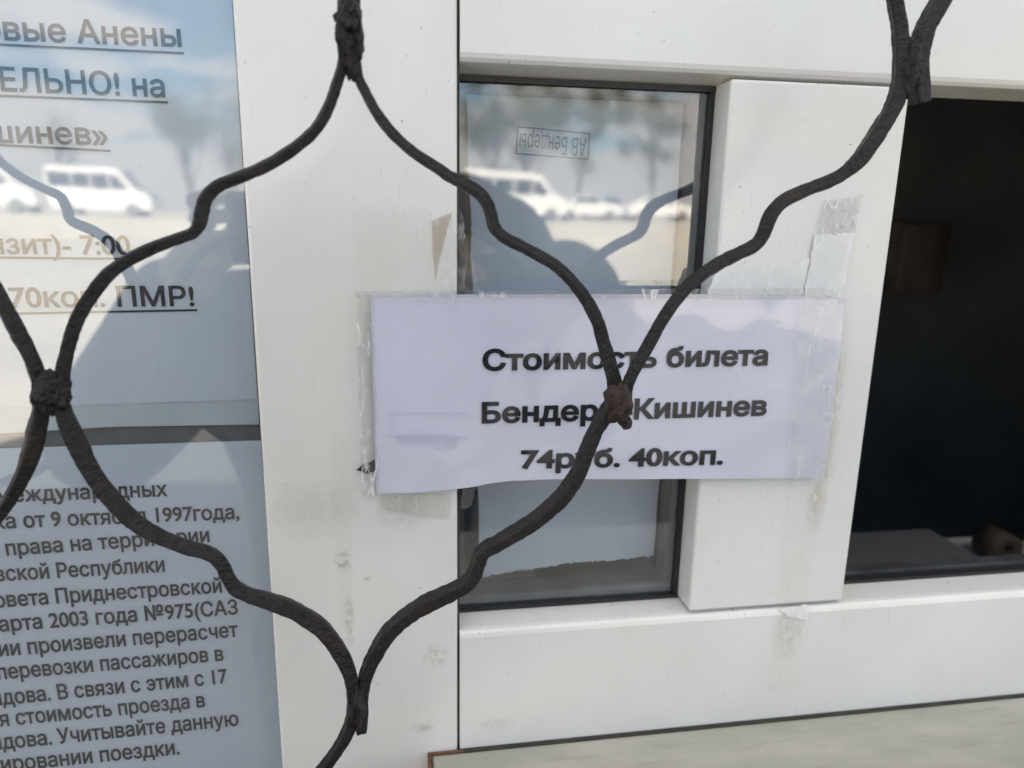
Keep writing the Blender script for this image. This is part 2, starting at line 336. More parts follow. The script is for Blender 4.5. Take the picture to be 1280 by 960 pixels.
# small fixed pane between mullion and post: front glass, rubber seal, spacer frame
obj('glass_pane', box(0.0292, 0.1700, 0.0196, 0.0235, -0.2200, 0.0680), GLASS, tw)
bm = bmesh.new()
add_box(bm, 0.0300, 0.1562, 0.0166, 0.0192, 0.0590, 0.0614); add_box(bm, 0.0302, 0.1562, 0.0170, 0.0192, -0.2124, -0.2104)
add_box(bm, 0.1535, 0.1561, 0.0172, 0.0190, -0.2103, 0.0589)
obj('rubber_seal', bm, GASKET, tw)
bm = bmesh.new()
add_box(bm, 0.0300, 0.0345, 0.0238, 0.0370, -0.2045, 0.0560); add_box(bm, 0.1500, 0.1566, 0.0238, 0.0370, -0.2045, 0.0560)
add_box(bm, 0.0300, 0.1566, 0.0238, 0.0372, 0.0562, 0.0638); add_box(bm, 0.0300, 0.1566, 0.0238, 0.0372, -0.2148, -0.2047)
obj('spacer_bar', bm, SPACER, tw)
bm = box(0.1567, 0.1640, 0.0245, 0.0600, -0.2140, 0.0630)
obj('inner_seal', bm, GASKET, tw)
# running track of the hatch
obj('hatch_track', box(0.2490, 0.7190, 0.0194, 0.0260, -0.2126, -0.2108), GASKET, tw)
obj('hatch_track', box(0.2490, 0.7190, 0.0264, 0.0345, -0.2125, -0.2085), SPACER, tw)

obj('joint_dirt', box(0.0320, 0.795, -0.0018, -0.0002, -0.2872, -0.2852), SEAM, tw)
ld = thing('counter_ledge', 'grey green veined stone counter ledge below the ticket window frame', 'ledge', (0.4, -0.05, -0.3))
obj('stone_slab', box(0.0150, 0.90, -0.24, -0.0008, -0.316, -0.2862, 0.0012, 2), STONE, ld)
obj('stone_slab_tail', box(0.0302, 0.795, -0.0006, 0.06, -0.316, -0.2864), STONE, ld)
bm = bmesh.new()
add_box(bm, 0.0125, 0.0148, -0.12, -0.0009, -0.312, -0.2852, 0.0006); add_box(bm, 0.0125, 0.0315, -0.0016, -0.0003, -0.2864, -0.2846, 0.0004)
obj('sealant', bm, mat('brown_sealant', (0.12, 0.055, 0.03), 0.7, var=0.5, vscale=150, bump=0.5, bscale=300), ld)

# ------------------------------------------------------------------ printed text
def text_mesh(s, bold=0.0):
    """filled outline of a line of text, by winding number (the built-in font's contours overlap)"""
    c = bpy.data.curves.new('t', 'FONT'); c.body = s
    o = bpy.data.objects.new('t', c); COL.objects.link(o)
    bpy.context.view_layer.update()
    cv = o.to_curve(bpy.context.evaluated_depsgraph_get()); loops = []
    for sp in cv.splines:
        bp = sp.bezier_points; n = len(bp); pts = []
        for i in range(n):
            p, q = bp[i], bp[(i+1) % n]
            straight = p.handle_right_type == 'VECTOR' and q.handle_left_type == 'VECTOR'
            seg = geometry.interpolate_bezier(p.co, p.handle_right, q.handle_left, q.co, 2 if straight else 6)
            pts += [Vector(v[:2]) for v in seg[:-1]]
        cl = [v for i, v in enumerate(pts) if (v-pts[i-1]).length > 1e-5]
        if len(cl) > 2: loops.append(cl)
    o.to_curve_clear(); bpy.data.objects.remove(o); bpy.data.curves.remove(c)
    area = lambda l: sum(l[i-1].x*l[i].y-l[i].x*l[i-1].y for i in range(len(l)))/2
    info = [(area(l), min(v.x for v in l), max(v.x for v in l)) for l in loops]
    def sign(k):                     # which way the glyph that loop k belongs to is wound
        mid = (info[k][1]+info[k][2])/2
        return 1 if max((i for i in info if i[1] <= mid <= i[2]), key=lambda i: abs(i[0]))[0] > 0 else -1
    if bold:
        new = []
        for k_, l in enumerate(loops):
            m = len(l); q = []; sgn = sign(k_)
            for i in range(m):
                d0, d1 = (l[i]-l[i-1]).normalized(), (l[(i+1) % m]-l[i]).normalized()
                n0, n1 = Vector((d0.y, -d0.x)), Vector((d1.y, -d1.x)); nn = n0+n1
                nn = nn/max(nn.length_squared*0.5, 0.35)
                q.append(l[i]+nn*bold*sgn)
            new.append(q)
        loops = new
    V, E = [], []
    for l in loops:
        k = len(V); V += l; E += [(k+i, k+(i+1) % len(l)) for i in range(len(l))]
    ov, oe, of = geometry.delaunay_2d_cdt(V, E, [], 0, 1e-6)[:3]
    segs = [(V[a], V[b]) for a, b in E]
    boxes = []
    keep = []
    for f in of:
        cx = sum(ov[i].x for i in f)/len(f); cy = sum(ov[i].y for i in f)/len(f); w = 0
        for p, q in segs:
            if (p.y <= cy) != (q.y <= cy):
                if p.x+(cy-p.y)/(q.y-p.y)*(q.x-p.x) > cx: w += 1 if q.y > p.y else -1
        if w: keep.append(f)
    me = bpy.data.meshes.new('t'); me.from_pydata([(v.x, v.y, 0) for v in ov], [], keep)
    return me
def ext(me):
    xs = [v.co.x for v in me.vertices]; return min(xs), max(xs)
CAP = 0.728
def text_line(name, full, visible, p0, p1, cap_px, y, material, parent, bold=0.02, yfun=None, shift=0.0, flip=False, cuts=0):
    """`visible` (the end of `full`) runs on the plane y from photo point p0 to photo point p1"""
    a, b = at(*p0, y), at(*p1, y)
    d = (b-a); wid = d.length; d.normalize(); up = Vector((-d.z, 0, d.x))
    me = text_mesh(full, bold); mv = text_mesh(visible, bold)
    v0, v1 = ext(mv); f0, f1 = ext(me)
    sx = wid/(v1-v0); mid = ((p0[0]+p1[0])/2, (p0[1]+p1[1])/2)
    sy = (at(mid[0], mid[1]-cap_px, y) - at(*mid, y)).length/CAP
    bm = bmesh.new(); bm.from_mesh(me)
    if cuts:
        for i in range(1, cuts):
            bmesh.ops.bisect_plane(bm, geom=bm.verts[:]+bm.edges[:]+bm.faces[:], plane_co=(f0+(f1-f0)*i/cuts, 0, 0), plane_no=(1, 0, 0))
    for v in bm.verts:
        q = b + d*((v.co.x-f1)*sx) + up*(v.co.y*sy)
        q.y = (yfun(q.x, q.z) if yfun else y) - shift
        v.co = q
    bm.normal_update()
    if bm.faces and sum(f.normal.y*f.calc_area() for f in bm.faces) > 0: bmesh.ops.reverse_faces(bm, faces=bm.faces[:])
    return obj(name, bm, material, parent)
def strip(bm, pa, pb, th_px, y, shift):
    a, b = at(*pa, y), at(*pb, y); t = mpx(th_px, y); n = Vector((-(b-a).z, 0, (b-a).x)).normalized()*t/2
    vs = [bm.verts.new((q.x, y-shift, q.z)) for q in (a-n, b-n, b+n, a+n)]; bm.faces.new(vs)

# paper sheets -----------------------------------------------------
def sheet(name, outline_top, outline_bottom, y, material, parent=None, yfun=None, nx=40, nz=16, jag=0.0, thick=0.00012):
    """a sheet between a top and a bottom edge given as photo points, left to right"""
    def lerp(line, t):
        xs = [p[0] for p in line]; x = xs[0]+(xs[-1]-xs[0])*t
        for (ax, ay), (bx, by) in zip(line, line[1:]):
            if x <= bx+1e-6: return (x, ay+(by-ay)*(x-ax)/max(bx-ax, 1e-6))
        return line[-1]
    bm = bmesh.new(); g = []
    for j in range(nz+1):
        row = []
        for i in range(nx+1):
            a, b = at(*lerp(outline_top, i/nx), y), at(*lerp(outline_bottom, i/nx), y)
            q = a.lerp(b, j/nz)
            if jag and (i in (0, nx) or j in (0, nz)): q += Vector((random.gauss(0, jag), 0, random.gauss(0, jag)))
            q.y = yfun(q.x, q.z) if yfun else y
            row.append(bm.verts.new(q))
        g.append(row)
    for j in range(nz):
        for i in range(nx): bm.faces.new((g[j+1][i], g[j+1][i+1], g[j][i+1], g[j][i]))
    bm.normal_update()
    if bm.faces[:][0].normal.y > 0: bmesh.ops.reverse_faces(bm, faces=bm.faces[:])
    r = bmesh.ops.extrude_face_region(bm, geom=bm.faces[:])
    bmesh.ops.translate(bm, vec=(0, thick, 0), verts=[v for v in r['geom'] if isinstance(v, bmesh.types.BMVert)])
    bmesh.ops.recalc_face_normals(bm, faces=bm.faces[:])
    return obj(name, bm, material, parent, smooth=False)

YP = 0.0150
n1 = thing('timetable_notice', 'printed notice with bold underlined lines behind the upper left glass', 'notice', (-0.17, YP, 0.0))
sheet('paper', [(-230, -60), (286, -60)], [(-230, 517), (322, 499)], YP, PAPER_W, n1)
sheet('plastic_sleeve', [(-230, 508), (322, 490)], [(-230, 556), (140, 533.5), (324, 530.5)], YP+0.0003, SLEEVE, n1)
sheet('added_gap_sheet', [(-230, 522), (326, 512)], [(-230, 600), (330, 590)], YP+0.0012, mat('gap_sheet_grey', (0.13, 0.135, 0.14), 0.7, var=0.25, vscale=40), n1)  # added grey sheet, its tone standing in for reflection over the dark gap
UP = [('Новые Анены', 'вые Анены', (6, 50), (227.5, 58.5), 29, ((-200, 46.5), (230, 66.8))),
      ('ДОПОЛНИТЕЛЬНО! на', 'ЕЛЬНО! на', (2, 113.5), (207, 121.5), 29, ((-200, 112), (210, 128))),
      ('«Кишинев»', 'инев»', (22, 178.6), (136, 181), 27, ((-200, 171), (138.5, 188.6))),
      ('(транзит)- 7:00', 'зит)- 7:00', (9, 317), (164, 318), 24.5, ((-200, 320), (165, 323.5))),
      ('74руб. 70коп. ПМР!', '70коп. ПМР!', (13.5, 384), (243.5, 382), 25, ((-200, 396), (247, 387.5)))]
for full, vis, p0, p1, cap, ul in UP:
    text_line('text_line', full, vis, p0, p1, cap, YP, INK, n1, 0.018, shift=0.0003)
    bm = bmesh.new(); strip(bm, ul[0], ul[1], 2.4, YP, 0.0003); obj('underline', bm, INK, n1)

n2 = thing('fare_notice', 'densely printed notice of many lines behind the lower left glass', 'notice', (-0.17, YP, -0.3))
sheet('paper', [(-230, 574), (0, 560.5), (326, 550.5)], [(-230, 1290), (376, 1240)], YP, PAPER_L, n2)
LOW = [('в области международных', 'международных', (-3, 627.5), (210, 619.5)), ('банка от 9 октября 1997года,', 'а от 9 октября 1997года,', (8, 660), (299.6, 648)),
       ('порядке права на территории', 'права на территории', (8.7, 694), (262.5, 677)), ('Приднестровской Республики', 'ской Республики', (8.7, 725.5), (206.5, 714)),
       ('и Совета Приднестровской', 'вета Приднестровской', (10, 758), (277.8, 740)), ('от 17 марта 2003 года №975(САЗ', 'арта 2003 года №975(САЗ', (0, 789), (298, 767)),
       ('компании произвели перерасчет', 'ии произвели перерасчет', (0, 820), (298, 795)), ('на перевозки пассажиров в', 'перевозки пассажиров в', (-2, 849), (280, 825)),
       ('Молдова. В связи с этим с 17', 'дова. В связи с этим с 17', (4.4, 880.5), (285, 853)), ('новая стоимость проезда в', 'я стоимость проезда в', (0, 907.5), (257, 883)),
       ('Молдова. Учитывайте данную', 'дова. Учитывайте данную', (4.4, 936), (298.8, 906)), ('при планировании поездки.', 'ировании поездки.', (3, 964), (225, 942))]
for full, vis, p0, p1 in LOW:
    text_line('text_line', full, vis, p0, p1, 18.5, YP, INK_G, n2, 0.021, shift=0.0003)

n3 = thing('stamped_sheet', 'blank white sheet with upside down ink stamp behind the small glass pane', 'sheet', (0.09, 0.038, -0.07))
sheet('paper', [(582, 104), (855, 112)], [(600, 722), (628, 716), (655, 713), (690, 708), (720, 703), (760, 701), (790, 697), (817, 695)], 0.038, PAPER_W, n3, jag=0.0005, nx=60)
ys = 0.038
def stamp_text(p_left, p_right, cap_px, y, shift, s, m, parent, name, yfun=None):   # turned upside down: reads from right to left
    a, b = at(*p_right, y), at(*p_left, y); d = b-a; wid = d.length; d.normalize(); up = Vector((-d.z, 0, d.x))
    me = text_mesh(s, 0.0); v0, v1 = ext(me); sx = wid/(v1-v0); sy = mpx(cap_px, y)/CAP
    bm = bmesh.new(); bm.from_mesh(me)
    for v in bm.verts:
        q = a + d*((v.co.x-v0)*sx) + up*(v.co.y*sy); q.y = (yfun(q.x, q.z) if yfun else y)-shift; v.co = q
    bm.normal_update()
    if sum(f.normal.y*f.calc_area() for f in bm.faces) > 0: bmesh.ops.reverse_faces(bm, faces=bm.faces[:])
    obj(name, bm, m, parent)
stamp_text((650, 166), (733, 173.5), 21, ys, 0.0004, 'АВ Бендеры', STAMP, n3, 'stamp_text')
bm = bmesh.new()
for pa, pb in (((647, 158.5), (737, 167)), ((737, 167), (735, 199)), ((735, 199), (645, 192)), ((645, 192), (647, 158.5))): strip(bm, pa, pb, 1.5, ys, 0.0004)
obj('stamp_border', bm, STAMP, n3)

# the price notice taped across mullion, small pane and post
def wave(x, z):
    w = 0.0011*noise.noise(Vector((x*20, 3.1, z*15))) + 0.00022*noise.noise(Vector((x*62, 8.2, z*40)))
    sag = 0.0022*max(0.0, math.sin(math.pi*min(1, max(0, (x-0.03)/0.126))))*(0.5+0.5*max(0, min(1, (z+0.137)/0.1)))
    return -0.0030 + w*0.8 - 0.0*sag
n4 = thing('price_notice', 'white paper price notice in bold black print taped across the window bars', 'notice', (0.11, 0, -0.09))
sheet('paper', [(463, 370), (520, 369.5), (580, 368), (760, 367.5), (900, 368), (1003, 369), (1057, 374)],
      [(470, 617), (520, 615.5), (560, 612.5), (590, 609), (610, 604.5), (640, 601), (690, 599), (860, 598.5), (960, 598), (1030, 597)], -0.003, PAPER_T, n4, wave, 110, 46)
for s, p0, p1, cap in (('Стоимость билета', (603, 462.5), (959, 455.5), 24.5), ('Бендеры-Кишинев', (602, 528.5), (957, 518), 24), ('74руб. 40коп.', (650.5, 585), (903, 579.5), 22)):
    text_line('text_line', s, s, p0, p1, cap, -0.003, INK_T, n4, 0.036, wave, 0.0005, cuts=120)
stamp_text((496, 541), (572, 543.5), 20, -0.003, 0.0005, 'АВ Бендеры', STAMP_F, n4, 'faded_stamp', wave)
bm = bmesh.new()
for pa, pb in (((489, 514.5), (584, 516.5)), ((584, 516.5), (583, 547)), ((583, 547), (489, 545)), ((489, 545), (489, 514.5))): strip(bm, pa, pb, 1.2, -0.003, 0.0010)
obj('faded_stamp_border', bm, STAMP_F, n4)

# ------------------------------------------------------------------ pieces of tape
def tape(label, quad, y, m, jag=0.0002, wav=0.0003, name='tape_strip', cat='tape', group='tape strips around the price notice', n=(14, 26)):
    tl, tr, br_, bl_ = [Vector((*q, 0)) for q in quad]
    bm = bmesh.new(); g = []; nx, nz = n; sd_ = random.random()*50
    for j in range(nz+1):
        row = []
        for i in range(nx+1):
            l = tl.lerp(bl_, j/nz); r_ = tr.lerp(br_, j/nz); q = l.lerp(r_, i/nx); p = at(q.x, q.y, y)
            if i in (0, nx) or j in (0, nz):
                k = noise.noise(Vector((p.x*260, sd_, p.z*260)))*jag*3 + random.gauss(0, jag*0.4)
                p.x += k if i in (0, nx) else 0; p.z += k if j in (0, nz) else 0
            p.y = y + wav*noise.noise(Vector((p.x*90, sd_, p.z*60))) + wav*0.6*noise.noise(Vector((p.x*320, sd_, p.z*180)))
            row.append(bm.verts.new(p))
        g.append(row)
    for j in range(nz):
        for i in range(nx): bm.faces.new((g[j+1][i], g[j+1][i+1], g[j][i+1], g[j][i]))
    bm.normal_update()
    if bm.faces[:][0].normal.y > 0: bmesh.ops.reverse_faces(bm, faces=bm.faces[:])
    return tag(obj(name, bm, m, smooth=True), label, cat, group)
tape('crinkled grey tape strip along the left edge of the price notice', [(446, 367), (466, 369), (473, 620), (452, 621)], -0.0042, TAPE_GREY, wav=0.0006)
tape('clear tape strip over the right end of the price notice', [(1000, 374), (1056, 377), (1038, 600), (984, 602)], -0.0048, TAPE_CLEAR, wav=0.0008)
tape('yellowed torn tape rim beside the right edge of the price notice', [(1051, 440), (1058, 442), (1040, 585), (1031, 598)], -0.0012, TAPE_BEIGE, jag=0.0006)
tape('crinkled clear tape end above the right corner of the price notice', [(1030, 251), (1078, 243), (1069, 292), (1020, 293)], -0.0008, TAPE_GREY, jag=0.0004, wav=0.0007)
tape('whitened tape strip standing on the upper right corner of the price notice', [(1020, 293), (1068, 291), (1053, 372), (1004, 371)], -0.0009, TAPE_MILKY, jag=0.0003)
tape('slanting whitened tape strip above the notice on the post', [(893, 343), (1012, 323), (1004, 369), (884, 369)], -0.0006, TAPE_MILKY, jag=0.0003, wav=0.0004)
tape('faint wide tape patch on the mullion above the notice corner', [(438, 263), (488, 244), (516, 365), (452, 365)], -0.0008, TAPE_FAINT)
tape('clear tape patch beside the grimy tape on the mullion', [(488, 262), (540, 262), (548, 366), (515, 366)], -0.0006, TAPE_FAINT)
tape('grimy brown tape tip on the mullion edge above the notice', [(539, 277), (566, 264), (550, 320), (544, 354)], -0.0010, TAPE_BROWN, jag=0.0002)
tape('glinting clear tape bridging the mullion edge and the small pane', [(566, 264), (576, 268), (601, 365), (546, 365)], -0.0012, TAPE_CLEAR, jag=0.0005, wav=0.0010)
tape('thin grey tape strip along the top edge of the price notice', [(442, 364), (1046, 360), (1054, 375), (446, 371)], -0.0046, TAPE_GREY, jag=0.0002, n=(90, 4), wav=0.0002)
tape('beige tape strip under the lower left corner of the price notice', [(474, 621), (563, 616), (562, 649), (476, 637)], -0.0008, TAPE_BEIGE, jag=0.0004)
tape('tall faint tape strip on the mullion left of the price notice', [(412, 541), (441, 541), (441, 790), (424, 792)], -0.0005, TAPE_FAINT)
tape('short faint tape strip lying across the mullion left of the notice', [(340, 602), (450, 599), (451, 648), (341, 652)], -0.0007, TAPE_FAINT)
tape('torn tape scraps hanging off the lower right corner of the price notice', [(1030, 592), (1040, 590), (1028, 640), (1014, 622)], -0.0012, TAPE_BEIGE, jag=0.0008)
tape('dark smudged tape tip on the pane below the price notice', [(577, 611), (596, 605), (590, 632), (579, 634)], 0.0, TAPE_BROWN, jag=0.0005)
tape('long faint tape strip running down the post below the notice', [(985, 601), (1028, 601), (1009, 754), (971, 755)], -0.0006, TAPE_FAINT)
tape('long faint tape strip running down the bottom rail under the post', [(970, 775), (1006, 772), (998, 862), (958, 866)], -0.0006, TAPE_BEIGE if False else TAPE_FAINT)
tape('torn cream tape shred on the rail edge just under the post', [(972, 762), (1012, 757), (1008, 776), (980, 768)], -0.0010, TAPE_MILKY, jag=0.0008)
tape('small black tape flag poking out left of the price notice', [(445, 587), (471, 572), (472, 588), (458, 592)], -0.0016, TAPE_BLACK, name='tape_scrap', jag=0.0002)

# ------------------------------------------------------------------ the wrought iron grille
gr = thing('window_grille', 'black wrought iron window grille of wavy bars with rusty welds', 'grille', (0, -0.055, 0))
YG = -0.055
def catmull(pts, step=1.3):
    out = []
    n = len(pts)
    for i in range(n-1):
        p0, p1, p2, p3 = pts[max(i-1, 0)], pts[i], pts[i+1], pts[min(i+2, n-1)]
        k = max(2, int((Vector(p2[:2])-Vector(p1[:2])).length/step/2))
        for j in range(k):
            t = j/k
            out.append(tuple(0.5*((2*b)+(c-a)*t+(2*a-5*b+4*c-d)*t*t+(-a+3*b-3*c+d)*t**3) for a, b, c, d in zip(p0, p1, p2, p3)))
    out.append(tuple(pts[-1])); return out
def bar(name, path, y=YG, twist=0.4, material=IRON):
    """path: (photo x, photo y, width in photo pixels)"""
    pts = catmull(path); P = []
    for px, py, w in pts:
        q = at(px, py, y); P.append((q, w/FPX*((q-CAM).dot(cf))*0.475))
    return sweep(name, P, twist, material)
SQ = []
for k_ in range(4):                  # a square rod with soft, slightly hollow sides
    for u_, v_ in ((1.0, -0.72), (0.96, -0.30), (0.95, 0.05), (0.97, 0.40), (1.0, 0.76), (0.91, 0.91)):
        c_, s_ = math.cos(k_*math.pi/2), math.sin(k_*math.pi/2); SQ.append((u_*c_-v_*s_, u_*s_+v_*c_))
def sweep(name, P, twist=0.4, material=IRON):
    bm = bmesh.new(); rings = []; N = 24; s0 = random.random()*100; run = 0
    for i, (q, r_) in enumerate(P):
        t = (P[min(i+1, len(P)-1)][0]-P[max(i-1, 0)][0]).normalized()
        b_ = Vector((0, -1, 0)); a_ = t.cross(b_).normalized()
        if i: run += (q-P[i-1][0]).length
        tw_ = twist + 0.35*noise.noise(Vector((run*9, s0, 0)))
        ring = []
        for k in range(N):
            c, s = SQ[k]
            ln = r_/(abs(math.cos(tw_))+abs(math.sin(tw_))*0.8)
            rough = 1 + 0.08*noise.noise(Vector((run*130+s0, c*1.6, s*1.6))) + 0.065*noise.noise(Vector((run*380+s0, c*2, s*2))) + 0.06*noise.noise(Vector((run*1000+s0, c*4, s*4)))
            x_, y_ = c*ln*rough, s*ln*rough
            ct, st = math.cos(tw_), math.sin(tw_)
            ring.append(bm.verts.new(q + a_*(x_*ct-y_*st) + b_*(x_*st+y_*ct)))
        rings.append(ring)
    for a, b in zip(rings, rings[1:]):
        for k in range(N): bm.faces.new((a[k], a[(k+1) % N], b[(k+1) % N], b[k]))
    bm.faces.new(rings[0]); bm.faces.new(list(reversed(rings[-1])))
    bmesh.ops.recalc_face_normals(bm, faces=bm.faces[:])
    return obj(name, bm, material, gr, smooth=True)
def weld(px, py, rx, rz, y=YG, material=IRON, ry=None, seed=0):
    c = at(px, py, y); k = mpx(1, y); bm = bmesh.new(); bmesh.ops.create_icosphere(bm, subdivisions=5, radius=1)
    for v in bm.verts:
        n = 1 + 0.28*noise.noise(v.co*1.7+Vector((seed*7.1, 0, px))) + 0.13*noise.noise(v.co*4.5+Vector((px, seed, 0))) + 0.06*noise.noise(v.co*11)
        v.co = c + Vector((v.co.x*rx*k*n, v.co.y*(ry or 0.0062)*n, v.co.z*rz*k*n))
    return obj('weld_bead', bm, material, gr, smooth=True)

# left wave: top joint -> left joint -> bottom joint (and on beyond the picture)
bar('bar', [(395, -135, 16), (412, -95, 17), (424, -55, 17), (429, -20, 17), (430, 20, 17), (431, 60, 17), (428.5, 82, 16), (421.5, 103, 15.5), (411.5, 132, 16), (398, 157, 16.5), (378.7, 177, 17), (354.4, 194.5, 17), (330, 208.5, 17), (301.6, 221, 17),
    (281.3, 228.5, 18), (267, 236.5, 19), (257.5, 248, 20), (252.3, 263.7, 21), (249, 280, 20), (241, 291, 17), (224.4, 297.5, 16.5), (200, 306.4, 17), (182, 314, 18), (162.5, 324, 18), (138, 341, 19), (120, 361, 20), (103.6, 385.6, 20.5),
    (91.4, 412, 21), (84.3, 438.4, 21), (79, 463, 22), (76, 490, 22), (79, 512, 25), (87, 534, 29), (97.5, 556, 31), (108, 578, 29), (120.5, 599, 28.5), (138, 622, 28.5), (159, 644, 28), (181.6, 661, 27), (206, 673.7, 25), (234.4, 684, 24), (256.7, 690.5, 23),
    (270, 697, 23), (279, 709, 22), (285, 722, 22), (295, 735, 23), (313, 744, 23), (335.5, 751, 25), (360, 760, 26), (382, 771.7, 25.5), (402.5, 786.5, 25), (418.8, 806, 24), (430.5, 826, 23), (438, 846, 20), (441.5, 870, 19), (440.5, 895, 18),
    (433, 918, 17.5), (421, 938, 17), (408, 956, 17), (392, 975, 17), (370, 993, 17), (340, 1010, 17)])
# far left wave, most of it outside the picture
bar('bar', [(-282, -95, 17), (-300, 20, 17), (-300, 60, 17), (-291, 103, 17), (-268, 157, 17), (-224, 194, 17), (-171, 221, 17), (-137, 236, 19), (-123, 258, 20), (-112, 282, 20), (-70, 300, 20), (-32, 325, 23), (-7, 361, 24), (12, 394, 24), (26, 422, 24), (38.6, 446.6, 23), (47, 468, 23), (52, 492, 23), (51.5, 512, 24), (47, 534, 27), (42, 556, 27), (33, 583, 23), (22, 607, 21), (8, 630, 19), (-12, 655, 19), (-45, 685, 20), (-90, 708, 20), (-130, 720, 20), (-165, 740, 20), (-205, 752, 20), (-252, 772, 20), (-289, 806, 20), (-308, 846, 19), (-311, 895, 18)], twist=0.55)
# right wave: top joint -> right joint -> bottom joint
bar('bar', [(480, -135, 15), (461, -95, 15), (449, -55, 16), (444, -20, 16), (443, 20, 16), (442.5, 60, 16), (445, 84, 15), (449, 100, 14), (457.5, 117, 14), (469.4, 139, 14), (485.6, 161, 14.5), (503, 178.8, 14.5), (520, 192.5, 14.5), (546, 209.5, 15), (563, 221, 15.5),
    (581, 230, 16), (597, 239.5, 17), (608, 252.8, 17), (613.8, 269, 16.5), (618.5, 285, 16.5), (631, 297.5, 16), (653.4, 308.5, 16), (678, 321.5, 16), (698, 335, 16), (716.4, 353, 16), (730, 370.6, 17), (739, 386, 17), (748.4, 407, 17), (754.5, 429, 17.5), (761.6, 452, 18),
    (767, 474, 19), (770, 492, 21), (764, 508, 22), (754.5, 522, 21), (746, 536, 20), (739.5, 550, 20), (733, 566, 20.5), (725, 586, 21), (713.8, 606, 22), (697.5, 626, 23), (675, 646, 23), (650.8, 662, 22.5), (624.4, 677.5, 22), (610, 685, 21.5), (601.5, 693, 21), (597, 705, 20), (592.5, 718, 20), (584, 728.7, 21),
    (569, 738, 22), (549.7, 746.5, 23), (527, 758, 23), (507, 771.4, 22), (489, 787.7, 22), (476.6, 804, 21), (465.4, 825, 20), (457, 846, 19), (453, 866, 18), (452, 886, 18), (451.5, 904, 18), (451, 914, 16)], y=YG+0.0012, twist=0.3)
# the bar rising from the right joint to the upper right joint
bar('bar', [(783, 497, 17), (785, 480, 19), (793, 462, 20), (802, 446, 20.5), (810, 432, 20.5), (818.4, 417, 20.5), (826, 403, 20.5), (835, 389, 20.5), (846, 374, 20.5), (861, 356.5, 20.5), (881, 340.5, 20), (901, 328, 19.5), (925.6, 316, 19.5), (945, 305.5, 21), (955, 291, 22), (962, 271, 23), (974.4, 255, 22), (992.7, 244, 20),
    (1015, 234.8, 19), (1041, 224.4, 20), (1060, 212.5, 21), (1077, 195.5, 23), (1093.7, 171, 23), (1107, 150, 22), (1118, 130, 22), (1124.5, 106, 21), (1126, 81, 20), (1125.5, 51, 20), (1122.5, 22, 20), (1117, -5, 20), (1108, -40, 20), (1094, -85, 20)], y=YG-0.0006, twist=0.35)
# the short bar ending in a stub at the upper right joint
bar('bar', [(1250, -90, 20), (1215, -55, 21), (1191, -25, 22), (1173, 6, 22), (1158, 33, 22), (1150, 60, 22), (1148, 85, 22), (1149, 108, 22), (1150, 129, 21)], y=YG+0.0018, twist=0.2)
weld(436.5, 42, 15, 44, seed=1); weld(437, 22, 13, 22, y=YG-0.002, seed=9); weld(64, 490, 21, 25, y=YG-0.0005, seed=2)
weld(773, 503, 19, 29, y=YG-0.0012, material=RUST, seed=3); weld(781, 526, 7, 11, y=YG, material=RUST, seed=4)
weld(447, 880, 11, 38, seed=5); weld(1138, 84, 10, 36, y=YG-0.0020, seed=6, ry=0.0034); weld(421, 22, 4, 5, seed=7, ry=0.002)

# ------------------------------------------------------------------ inside the dim room
sh = thing('inner_counter', 'dim grey counter shelf inside the dark hatch', 'counter', (0.37, 0.11, -0.26))
GREYTOP = mat('grey_laminate', (0.11, 0.11, 0.115), 0.45, var=0.06)
obj('counter_top', box(0.10, 0.436, 0.0705, 0.161, -0.268, -0.250, 0.001), GREYTOP, sh)
obj('counter_panel', box(0.12, 0.42, 0.10, 0.115, -0.9, -0.2682), DARKWALL, sh)
c = at(1246, 681, 0.20)
tr_ = thing('tape_roll', 'tan paper roll with a dark hole standing inside the dark hatch', 'roll', c)
bm = bmesh.new(); N = 28; prf = [(0.0150, -0.013), (0.0152, 0.013), (0.0055, 0.013), (0.0055, -0.013)]
rg = [[bm.verts.new(c + Vector((p_[0]*math.cos(2*math.pi*i/N), p_[1], p_[0]*math.sin(2*math.pi*i/N)))) for p_ in prf] for i in range(N)]
for i in range(N):
    for k in range(4): bm.faces.new((rg[i][k], rg[i][(k+1) % 4], rg[(i+1) % N][(k+1) % 4], rg[(i+1) % N][k]))
bmesh.ops.recalc_face_normals(bm, faces=bm.faces[:])
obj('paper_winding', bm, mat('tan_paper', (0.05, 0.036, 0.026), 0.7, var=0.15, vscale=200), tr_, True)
bm = bmesh.new(); add_cyl(bm, c+Vector((0, 0.012, 0)), c+Vector((0, 0.0125, 0)), 0.0054, 0.0054, 20)
obj('core', bm, GASKET, tr_)
obj('stand', box(c.x-0.03, c.x+0.03, c.y-0.02, c.y+0.05, c.z-0.30, c.z-0.0156, 0.002), DARKWALL, tr_)
c = at(1150, 322, 1.25)
cb_ = thing('wall_cabinet', 'small brown wooden cabinet on the far wall inside the dark hatch', 'cabinet', c)
WOOD_LIT = mat('lit_brown_wood', (0.42, 0.32, 0.29), 0.6, var=0.15, vscale=20)  # paler door, darker case: lit front and shaded side put into the wood colours
WOOD_SHADED = mat('shaded_brown_wood', (0.30, 0.22, 0.20), 0.5, var=0.3, vscale=12)
obj('cabinet_case', box(c.x-0.06, c.x+0.075, c.y, c.y+0.20, c.z-0.085, c.z+0.085, 0.004), WOOD_SHADED, cb_)
obj('cabinet_door', box(c.x-0.056, c.x+0.03, c.y-0.016, c.y-0.001, c.z-0.08, c.z+0.08, 0.003), WOOD_LIT, cb_)
